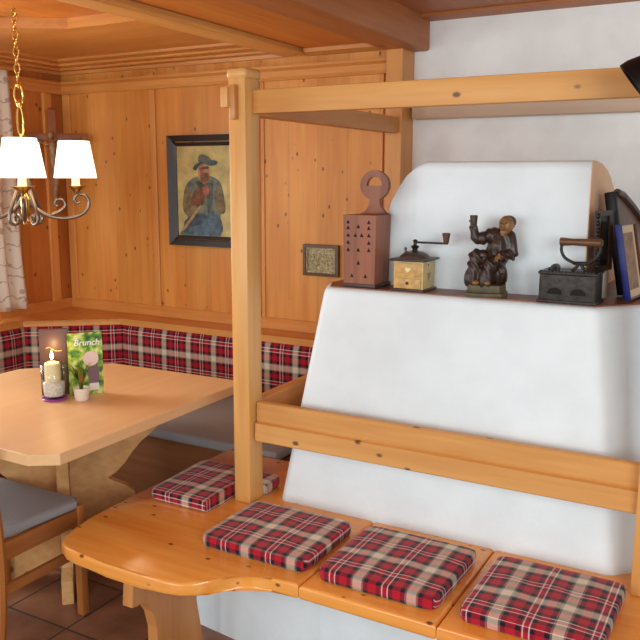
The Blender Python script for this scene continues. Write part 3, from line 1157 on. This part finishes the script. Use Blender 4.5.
# ------------------------------------------------------------------ crucifix across the corner
cx = thing('crucifix', 'carved wooden crucifix hanging in the room corner behind the chandelier', 'crucifix', (-3.650, 3.365, 1.45), PI / 4)
bm = B(); box(bm, -.022, .022, -.012, .012, .0, .52, .003); ball(bm, (0, 0, .52), .03, (1, .4, .8))
part('upright', bm, A['cross'], cx)
bm = B(); box(bm, -.19, .19, -.011, .011, .36, .40, .003)
part('crossbar', bm, A['cross'], cx)
bm = B()
tube(bm, catmull([(-.16, -.024, .385), (-.09, -.03, .36), (-.035, -.03, .335), (0, -.032, .345), (.035, -.03, .335), (.09, -.03, .36), (.16, -.024, .385)], 5), [.006] * 10 + [.011] * 11 + [.006] * 10, 8)
tube(bm, catmull([(0, -.034, .345), (0, -.036, .28), (.004, -.034, .22), (.014, -.046, .14), (0, -.028, .05), (0, -.03, .015)], 5), [.024] * 4 + [.023] * 6 + [.02] * 6 + [.014] * 5 + [.011] * 5, 10)
ball(bm, (-.008, -.044, .385), .019, (1, 1, 1.25))
part('carved_figure', bm, A['skin'], cx, smooth='all')

# ------------------------------------------------------------------ painting
pt = thing('painting', 'dark framed portrait of a man in a hat, smoking a pipe', 'picture', (-2.69, 3.56, 1.530))
PX0, PX1, PZ0, PZ1 = -.265, .265, -.305, .300


def frame_bm(x0, x1, z0, z1, wd, y0, y1, lip=0):
    bm = B()
    for prof in ([(x0, z0), (x1, z0), (x1 - wd, z0 + wd), (x0 + wd, z0 + wd)], [(x1, z0), (x1, z1), (x1 - wd, z1 - wd), (x1 - wd, z0 + wd)],
                 [(x1, z1), (x0, z1), (x0 + wd, z1 - wd), (x1 - wd, z1 - wd)], [(x0, z1), (x0, z0), (x0 + wd, z0 + wd), (x0 + wd, z1 - wd)]):
        b = [bm.verts.new((x, y1, z)) for x, z in prof]
        m_ = []
        f = []
        for k_, (x, z) in enumerate(prof):
            outer = k_ < 2
            f.append(bm.verts.new((x, y0 + (0 if outer else lip), z)))
        bm.faces.new(f); bm.faces.new(b[::-1])
        for i in range(4):
            bm.faces.new((b[i], b[(i + 1) % 4], f[(i + 1) % 4], f[i]))
    bmesh.ops.recalc_face_normals(bm, faces=bm.faces)
    return bm


part('frame', frame_bm(PX0 + .008, PX1, PZ0 + .004, PZ1 - .002, .032, -.036, 0, .010), A['fframe'], pt, smooth=False)
part('inner_frame', frame_bm(PX0 + .04, PX1 - .04, PZ0 + .04, PZ1 - .04, .02, -.026, 0, .008), A['fframe'], pt, smooth=False)
bm = B(); box(bm, PX0 + .06, PX1 - .06, -.014, -.004, PZ0 + .06, PZ1 - .06)
part('canvas', bm, A['canvas'], pt, smooth=False)
CW = PX1 - PX0 - .12
CH = PZ1 - PZ0 - .12
lay = [0]


def paint(name, pts, col, noise=.3, k=1.0):
    """pts in crop pixels: canvas spans x 127..425, y 125..535."""
    lay[0] += 1
    y = -.0142 - .0003 * lay[0]
    poly = [(PX0 + .06 + CW * min(1, max(0, (a - 127) / 298)), PZ1 - .06 - CH * min(1, max(0, (b - 125) / 410))) for a, b in pts]
    c = catmull([(p[0], p[1], 0) for p in poly] + [(poly[0][0], poly[0][1], 0)], 4)[:-1]
    lim = lambda v, a, b: min(b, max(a, v))
    poly = [(lim(p.x, PX0 + .061, PX1 - .061), lim(p.y, PZ0 + .061, PZ1 - .061)) for p in c]
    bm = B(); prism(bm, poly, 'y', y, y + .00025)
    o = part(name, bm, plain('paint_' + name, col, .6, 0, .55, 34, .2), bpy.data.objects[canvas_name], smooth=False)
    return o


canvas_name = [c.name for c in pt.children if c.name.startswith('canvas')][0]
paint('painted_coat', [(205, 270), (235, 262), (300, 262), (345, 300), (362, 400), (355, 430), (338, 440), (340, 530), (290, 534), (140, 534), (165, 490), (175, 440), (152, 415), (160, 330), (180, 290)], hexc(112, 122, 108))
paint('painted_sleeve', [(160, 330), (185, 320), (215, 400), (235, 420), (190, 450), (155, 420)], hexc(128, 112, 74))
paint('painted_trousers', [(170, 480), (240, 440), (330, 440), (335, 528), (160, 530)], hexc(84, 108, 122))
paint('painted_vest', [(215, 325), (250, 300), (262, 380), (215, 400), (190, 380)], hexc(126, 80, 52))
paint('painted_face', [(240, 212), (275, 205), (288, 240), (282, 285), (255, 295), (236, 270), (234, 235)], hexc(178, 128, 94))
paint('painted_cheek', [(242, 230), (256, 226), (258, 250), (244, 252)], hexc(150, 92, 70))
paint('painted_brow', [(240, 222), (280, 216), (284, 226), (244, 232)], hexc(110, 74, 56))
paint('painted_beard', [(245, 250), (280, 245), (285, 275), (262, 290), (244, 278)], hexc(128, 84, 60))
paint('painted_collar', [(222, 288), (240, 282), (262, 300), (256, 318), (232, 306)], hexc(58, 72, 52))
paint('painted_lapel', [(286, 290), (304, 300), (300, 380), (282, 440), (276, 360)], hexc(86, 98, 92))
paint('painted_far_sleeve', [(322, 310), (346, 320), (362, 390), (352, 428), (322, 420), (318, 360)], hexc(122, 106, 72))
paint('painted_shadow', [(160, 470), (200, 440), (260, 432), (250, 470), (190, 500), (156, 520)], hexc(70, 84, 96))
paint('painted_hand', [(255, 310), (280, 305), (288, 335), (272, 350), (255, 335)], hexc(178, 100, 76))
paint('painted_pipe', [(150, 505), (158, 512), (240, 410), (230, 404)], hexc(172, 150, 100))
paint('painted_hat_brim', [(208, 225), (225, 205), (255, 195), (300, 188), (327, 195), (322, 210), (290, 214), (262, 205), (240, 215), (222, 236)], hexc(78, 90, 92))
paint('painted_hat', [(236, 198), (240, 170), (258, 163), (285, 172), (298, 190), (262, 196)], hexc(94, 98, 82))

# small relief plaque
sp = thing('relief_plaque', 'small framed metal relief hanging on the panelling left of the stove', 'picture', (-1.98, 3.56, 1.188))
part('frame', frame_bm(-.102, .102, -.08, .08, .016, -.024, 0, -.002), A['rframe'], sp, smooth=False)
part('inner_frame', frame_bm(-.086, .086, -.064, .064, .008, -.018, 0, 0), A['relief'], sp, smooth=False)
bm = B(); box(bm, -.078, .078, -.010, -.001, -.056, .056)
for i in range(26):
    x, z = random.uniform(-.066, .066), random.uniform(-.046, .03)
    ball(bm, (x, -.010, z), random.uniform(.006, .012), (1, .5, random.uniform(.8, 1.6)), 8)
part('relief', bm, A['relief'], sp)

# ------------------------------------------------------------------ things on the stove shelf
ZS = 1.2285


# pierced wooden box with ring handle
bx = thing('pierced_box', 'tall dark wooden box with pierced front and round ring handle', 'box', (-1.222, 2.52, ZS))
bm = B()
a = [(-.068, -.062), (.058, -.062), (.058, .06), (-.068, .06)]
b = [(-.064, -.062), (.064, -.062), (.064, .06), (-.064, .06)]
loft(bm, [(-.062, -.058), (.056, -.058), (.056, .058), (-.062, .058)], .012, [(-.062, -.064), (.062, -.064), (.062, .058), (-.062, .058)], .248)
body_o = part('body', bm, A['walnut'], bx, smooth=False)
bm = B(); box(bm, -.066, .062, -.064, .062, 0, .0125, .002)
part('base', bm, A['groof'], bx)
holes = [(-.044, .225), (-.044, .205), (-.044, .180), (-.044, .155), (-.044, .13), (.035, .225), (.035, .205), (.035, .180), (.035, .155), (.035, .13), (-.005, .21), (-.016, .18), (.008, .18), (-.005, .13), (-.005, .085), (-.03, .04), (.022, .04)]
for hx, hz in holes:
    yf = -.058 - .006 * (hz - .012) / .236 - .0008
    bm = B(); prism(bm, [(hx - .0068, hz - .006), (hx + .0068, hz - .006), (hx, hz + .0075)], 'y', yf, yf + .002)
    part('pierced_hole', bm, A['hole'], body_o, smooth=False, label='small dark triangular hole')
# handle: back board with neck and ring
pts = [(-.055, .248), (-.035, .252), (-.018, .268), (-.012, .29), (-.012, .305)]
bm = B()
neck = [(-.05, .248), (-.03, .255), (-.014, .275), (-.009, .30), (-.012, .322), (.026, .322), (.023, .30), (.028, .275), (.044, .255), (.062, .248)]
prism(bm, neck, 'y', .0375, .0545, .002)
rc, ro, ri = (.006, .348), .054, .030
n = 36
outer = [(rc[0] + ro * math.cos(2 * PI * i / n), rc[1] + ro * .95 * math.sin(2 * PI * i / n)) for i in range(n)]
inner = []
for i in range(n):
    an = 2 * PI * i / n
    x, z = ri * math.cos(an), ri * math.sin(an)
    inner.append((rc[0] + x, max(rc[1] + z, rc[1] - .002)))
ring = []
for y in (.036, .056):
    ring.append(([bm.verts.new((p[0], y, p[1])) for p in outer], [bm.verts.new((p[0], y, p[1])) for p in inner]))
for i in range(n):
    j = (i + 1) % n
    (o0, i0), (o1_, i1) = ring
    bm.faces.new((o0[i], o0[j], i0[j], i0[i])); bm.faces.new((o1_[i], i1[i], i1[j], o1_[j]))
    bm.faces.new((o0[i], o1_[i], o1_[j], o0[j])); bm.faces.new((i0[i], i0[j], i1[j], i1[i]))
bmesh.ops.recalc_face_normals(bm, faces=bm.faces)
part('ring_handle', bm, A['walnut'], bx)

# coffee grinder
gr = thing('coffee_grinder', 'old wooden coffee grinder with drawer and hand crank', 'coffee grinder', (-1.040, 2.513, ZS))
bm = B(); box(bm, -.058, .058, -.060, .060, 0, .007, .002)
part('base', bm, A['groof'], gr)
bm = B(); box(bm, -.054, .052, -.052, .056, .007, .100, .002)
part('body', bm, A['grbody'], gr)
bm = B(); box(bm, -.048, .046, -.056, -.050, .046, .094, .002)
fp = part('front_panel', bm, A['grpanel'], gr)
hp = []
for i in range(20):
    t = 2 * PI * i / 20
    hp.append((.0006 * 16 * math.sin(t) ** 3 - .001, .072 + .0006 * (13 * math.cos(t) - 5 * math.cos(2 * t) - 2 * math.cos(3 * t) - math.cos(4 * t))))
bm = B(); prism(bm, hp, 'y', -.0572, -.0560)
part('heart_emblem', bm, plain('pale_yellow_paint', hexc(240, 222, 160), .5), fp, smooth=False, label='pale yellow heart emblem')
bm = B(); box(bm, -.050, .046, -.058, -.050, .009, .043, .002)
dr = part('drawer', bm, A['grpanel'], gr)
bm = B(); ball(bm, (-.001, -.061, .027), .005, (1, 1, 1), 10)
part('knob', bm, A['groof'], dr)
bm = B(); prism(bm, [(-.018, .060), (.018, .060), (0, .030)], 'x', .052, .0526)
part('side_emblem', bm, plain('faded_paint', hexc(150, 132, 96), .6), gr, smooth=False, label='faded shield emblem on the side')
bm = B(); ball(bm, (.0525, -.005, .086), .004, (.4, 1, 1), 8)
part('screw', bm, A['grmetal'], gr)
bm = B(); box(bm, -.066, .064, -.068, .068, .100, .108, .004)
part('roof', bm, A['groof'], gr)
bm = B(); lathe(bm, [(.052, .108), (.050, .114), (.042, .122), (.028, .129), (.012, .132)], (0, 0, 0), 28)
part('hopper_dome', bm, A['grmetal'], gr)
bm = B(); tube(bm, [(-.030, -.01, .122), (-.030, -.01, .136)], .004, 8); ball(bm, (-.030, -.01, .138), .005, (1, 1, 1), 10)
part('hopper_knob', bm, A['grmetal'], gr)
bm = B()
lathe(bm, [(.010, .131), (.008, .136), (.015, .147), (.011, .149), (.006, .151), (.006, .163), (.009, .165), (.004, .170)], (0, 0, 0), 16)
box(bm, -.006, .116, -.005, .005, .157, .1635, .002)
ck = part('crank', bm, A['iron'], gr)
bm = B(); lathe(bm, [(.006, .157), (.009, .163), (.011, .178), (.014, .193), (.012, .195)], (.110, 0, 0), 16)
part('crank_handle', bm, A['handlew'], ck)

# ------------------------------------------------------------------ carved monk figurine (one sculpted body)


def meta_mesh(name, elems, res=.006):
    mb = bpy.data.metaballs.new('mb'); mb.resolution = res; mb.render_resolution = res; mb.threshold = .2
    mo = bpy.data.objects.new('mb_' + name, mb); COL.objects.link(mo)
    for c, r, sc in elems:
        e = mb.elements.new(); e.type = 'ELLIPSOID'; e.co = c; e.radius = r * 1.55
        e.size_x, e.size_y, e.size_z = sc
    dg = bpy.context.evaluated_depsgraph_get()
    me = bpy.data.meshes.new_from_object(mo.evaluated_get(dg))
    bpy.data.objects.remove(mo)
    bm = B(); bm.from_mesh(me)
    return bm


def chain(p, q, r0, r1, n=6):
    p, q = Vector(p), Vector(q)
    return [(tuple(p.lerp(q, i / (n - 1))), r0 + (r1 - r0) * i / (n - 1), (1, 1, 1)) for i in range(n)]


mk = thing('monk_figurine', 'carved wooden figurine of a seated monk raising a cup', 'figurine', (-.783, 2.50, ZS), math.radians(15))
mk.scale = (1, 1, 1.06)
bm = B()
oct_ = lambda a, b: [(a - .018, -b), (a, -b + .018), (a, b - .018), (a - .018, b), (-a + .018, b), (-a, b - .018), (-a, -b + .018), (-a + .018, -b)]
prism(bm, oct_(.066, .055), 'z', 0, .012, .002); prism(bm, oct_(.060, .050), 'z', .012, .036, .003)
part('plinth', bm, A['olive'], mk)
E_ = []
# robe over two bent legs; seated weight behind on the right
E_ += [((.018, .015, .055), .034, (1.15, .9, .8)), ((.020, .02, .085), .030, (1.1, .9, 1)), ((.038, .0, .07), .022, (.9, 1, 1.3))]
E_ += chain((.004, .0, .108), (-.034, -.026, .122), .021, .019, 5) + chain((.030, .0, .100), (.010, -.034, .100), .020, .018, 4)
E_ += chain((-.036, -.026, .118), (-.044, -.022, .046), .018, .021, 7) + chain((.008, -.034, .096), (-.004, -.032, .044), .018, .020, 6)
E_ += [((-.02, -.014, .058), .026, (1.2, .8, .9))]
# torso leaning back to the right
E_ += chain((.022, .012, .10), (.036, .010, .172), .030, .028, 7)
E_ += [((.036, .008, .180), .028, (1.25, .85, .75)), ((.034, -.010, .150), .022, (1, .9, 1.2))]
# raised arm (left in the picture) and the arm resting on the lap
E_ += chain((.012, .004, .188), (-.022, -.008, .172), .016, .015, 5) + chain((-.022, -.008, .172), (-.040, -.014, .176), .015, .014, 4) + chain((-.041, -.014, .178), (-.048, -.016, .205), .0125, .011, 5)
E_ += chain((.064, .004, .178), (.074, -.002, .128), .017, .016, 6) + chain((.072, -.004, .126), (.046, -.034, .124), .0145, .0125, 5)
E_ += [((.044, .008, .197), .015, (1.2, 1, .7))]
bm = meta_mesh('robe', E_, .005)
for v in bm.verts:
    c = v.co
    v.co += v.normal * (.0036 * math.sin(c.x * 250 + c.z * 110 + 2 * math.sin(c.z * 60)) * (1 if c.z < .13 else .5))
robe = part('body', bm, A['robe'], mk, smooth='all')
bm = meta_mesh('head', [((.054, -.002, .216), .021, (1, 1.05, 1.12)), ((.049, -.015, .206), .0125, (1, .9, 1)), ((.045, -.0315, .213), .005, (.8, 1, 1))], .004)
hd = part('head', bm, A['skin'], robe, smooth='all')
for nm, c, sc in (('eye', (.0375, -.0265, .2215), (1.2, .8, 1)), ('eye', (.0545, -.0285, .2215), (1.2, .8, 1)), ('mouth', (.046, -.0335, .2015), (2.2, .8, .8))):
    bm = B(); ball(bm, c, .0025, sc, 8)
    part(nm, bm, A['hairm'], robe, smooth='all')
bm = meta_mesh('hair', [((.060, .008, .223), .0195, (1.1, 1, .9)), ((.073, .003, .215), .008, (.7, 1, 1.3)), ((.037, .004, .222), .007, (.7, 1, 1.2))], .004)
part('hair', bm, A['hairm'], robe, smooth='all')
bm = meta_mesh('beard', [((.047, -.018, .194), .010, (1.1, .8, 1.2)), ((.056, -.012, .196), .008, (1, .8, 1))], .004)
part('beard', bm, A['skin'], robe, smooth='all')


def small_hand(c, d, s):
    bm = B()
    d = Vector(d).normalized()
    u, v = frame_of(d)
    c = Vector(c)
    ball(bm, c, .0085 * s, (1, 1, 1), 10)
    for k_ in range(4):
        o_ = c + u * (.0042 * (k_ - 1.5)) * s
        ln = (.016, .018, .017, .014)[k_] * s
        tube(bm, [o_, o_ + d * ln * .6, o_ + d * ln * .75 + v * .006 * s, o_ + d * ln * .55 + v * .010 * s], .0026 * s, 6)
    tube(bm, [c - u * .006 * s, c - u * .010 * s + d * .008 * s, c - u * .006 * s + d * .012 * s + v * .006 * s], .0028 * s, 6)
    part('hand', bm, A['skin'], robe, smooth='all')


small_hand((-.049, -.017, .214), (0, -.1, 1), 1.15)
small_hand((.040, -.039, .123), (-1, -.4, -.1), 1.3)
bm = B(); lathe(bm, [(.008, .214), (.0105, .216), (.012, .236), (.0125, .243), (.010, .242), (.001, .239)], (-.047, -.026, 0), 14)
part('cup', bm, A['hairm'], robe)
for fx in (-.034, .002):
    bm = B(); ball(bm, (fx, -.044, .044), .013, (1, 1.4, .65), 12)
    part('foot', bm, A['skin'], robe, smooth='all')

# ------------------------------------------------------------------ charcoal iron
ir = thing('charcoal_iron', 'antique cast iron charcoal iron with wooden handle', 'iron', (-.518, 2.498, ZS))
bm = B()
box(bm, -.088, .088, -.062, .062, 0, .010, .002)
sole = part('soleplate', bm, A['iron'], ir)
bm = B()
loft(bm, [(-.084, -.056), (.084, -.056), (.084, .056), (-.084, .056)], .010, [(-.082, -.060), (.082, -.060), (.082, .060), (-.082, .060)], .088, .003)
ib = part('body', bm, A['iron'], ir)
for hx in (-.036, .034):
    bm = B()
    pp_ = [(hx - .022, .028)] + [(hx + .022 * math.cos(PI - i * PI / 10), .030 + .018 * math.sin(i * PI / 10)) for i in range(11)] + [(hx + .022, .028)]
    prism(bm, pp_, 'y', -.0605, -.0570)
    part('air_vent', bm, A['hole'], ib, smooth=False, label='dark arched air hole')
bm = B(); box(bm, -.086, .086, -.064, .064, .088, .096, .002)
for i in range(16):
    x = -.082 + i * .0103
    box(bm, x, x + .007, -.064, -.056, .095, .100, .001)
lid = part('lid', bm, A['iron'], ir)
bm = B()
tube(bm, [(-.044, -.034, .104), (-.044, -.012, .104)], .013, 16)
ball(bm, (-.060, -.02, .099), .007); ball(bm, (-.044, -.036, .104), .005)
part('hinge_knob', bm, A['iron'], lid)
bm = B()
tube(bm, catmull([(.0, 0, .096), (.010, 0, .104), (.018, 0, .114), (.004, 0, .120), (-.022, 0, .134), (-.034, 0, .156), (-.032, 0, .178)], 6), .0048, 8)
tube(bm, catmull([(.046, 0, .096), (.036, 0, .104), (.028, 0, .114), (.045, 0, .120), (.068, 0, .136), (.080, 0, .158), (.078, 0, .178)], 6), .0048, 8)
tube(bm, [(.004, 0, .119), (.045, 0, .120)], .0055, 8)
br = part('handle_bracket', bm, A['iron'], lid, smooth='all')
bm = B()
M = Matrix.Rotation(PI / 2, 3, 'Y')
lathe(bm, [(.009, -.040), (.013, -.038), (.0125, -.028), (.0105, 0), (.0115, .035), (.0125, .062), (.014, .080), (.009, .086)], (0, 0, .183), 18, M=M)
part('wooden_handle', bm, A['handlew'], br, label='turned brown wooden handle')

# ------------------------------------------------------------------ framed pictures at the right end of the shelf


def lean_frame(name, label, loc, rz, lean, W, H, T, fw_, fm, inner, mat_in, strut=None):
    t = thing(name, label, 'picture', loc, rz)
    t.rotation_euler = (lean, 0, rz)
    fb = frame_bm(-W / 2, W / 2, 0, H, fw_, -T, 0, .002)
    part('frame', fb, fm, t, smooth=False)
    bm_ = B(); box(bm_, -W / 2 + fw_ * .9, W / 2 - fw_ * .9, -T * .5, -.001, fw_ * .9, H - fw_ * .9)
    part('mat_board', bm_, inner, t, smooth=False)
    bm_ = B(); box(bm_, -W / 2 + fw_ + W * .14, W / 2 - fw_ - W * .14, -T * .5 - .001, -T * .5, fw_ + H * .1, H - fw_ - H * .1)
    part('photo', bm_, mat_in, t, smooth=False)
    return t


lean_frame('picture_frame', 'blue edged picture frame leaning at the right end of the shelf', (-.359, 2.657, ZS + .004), math.radians(83), -.19, .16, .232, .016, .004, A['brownf'], A['mat'], A['photo'])
bm = B(); box(bm, -.084, -.0795, -.018, .002, 0, .233, .001)
part('blue_edge', bm, A['blue'], [o_ for o_ in bpy.data.objects if o_.name == 'picture_frame'][0], label='royal blue side edge')
# larger wooden plaque with sloping top behind it
wp = thing('wooden_plaque', 'large brown wooden plaque with sloping top behind the blue frame', 'plaque', (-.372, 2.872, ZS + .005), math.radians(83))
wp.rotation_euler = (-.19, 0, math.radians(83))
bm = B(); prism(bm, [(-.17, 0), (.17, 0), (.17, .19), (.0, .275), (-.10, .315), (-.158, .325), (-.17, .325)], 'y', -.012, .012, .003)
pb = part('panel', bm, A['brownf'], wp)
bm = B(); tube(bm, [(-.158, -.016, .328), (-.10, -.016, .318), (.0, -.016, .276), (.17, -.016, .190)], .012, 8)
part('top_moulding', bm, A['groof'], wp)
bm = B(); box(bm, -.186, -.162, -.018, .018, 0.0, .332, .005)
part('edge_post', bm, A['dark'], wp, label='black edge post')
# small dark carved frame behind the iron
bm = B(); box(bm, -.482, -.436, 2.555, 2.655, ZS, ZS + .088, .003)
solo('keepsake_box', bm, plain('pale_painted_box', hexc(226, 214, 200), .5), 'small pale box under the black carved frame, right of the iron', 'box')
cf = lean_frame('picture_frame', 'small black carved frame standing on the pale box behind the iron handle', (-.452, 2.605, ZS + .0905), math.radians(70), -.04, .085, .185, .014, .016, A['groof'], A['dark'], A['hole'])
for i in range(8):
    bm = B(); ball(bm, (-.042, -.012, .015 + i * .022), .007, (1, 1, 1.3), 8)
    part('carved_bead', bm, A['dark'], cf)

# ------------------------------------------------------------------ black lamp at the upper rail
ax_ = Vector((-.78, -.10, -.62)).normalized()
oc = Vector((-.303, 2.12, 1.806))
lm = thing('clip_lamp', 'black dome lamp shade by the right end of the upper rail', 'lamp', tuple(oc))
q = ax_.to_track_quat('Z', 'Y').to_matrix()
bm = B()
prf = [(.082, 0), (.080, -.02), (.070, -.05), (.052, -.075), (.03, -.09), (.018, -.094), (.018, -.12), (.001, -.122)]
lathe(bm, prf + [(.001, -.118), (.014, -.09), (.03, -.084), (.05, -.07), (.067, -.047), (.077, -.02), (.079, 0), (.082, 0)], (0, 0, 0), 36, close=False, M=q)
part('shade', bm, A['dark'], lm)
bm = B()
e0 = -ax_ * .12
tube(bm, catmull([e0, e0 + Vector((.05, .03, .05)), e0 + Vector((.10, .10, .02)), Vector((-.16 + .296, .16, .055))], 6), .007, 8)
part('arm', bm, A['dark'], lm)
bm = B(); box(bm, -.175 + .296, -.145 + .296, .115, .185, -.005, .09, .004)
part('clamp', bm, A['dark'], lm)
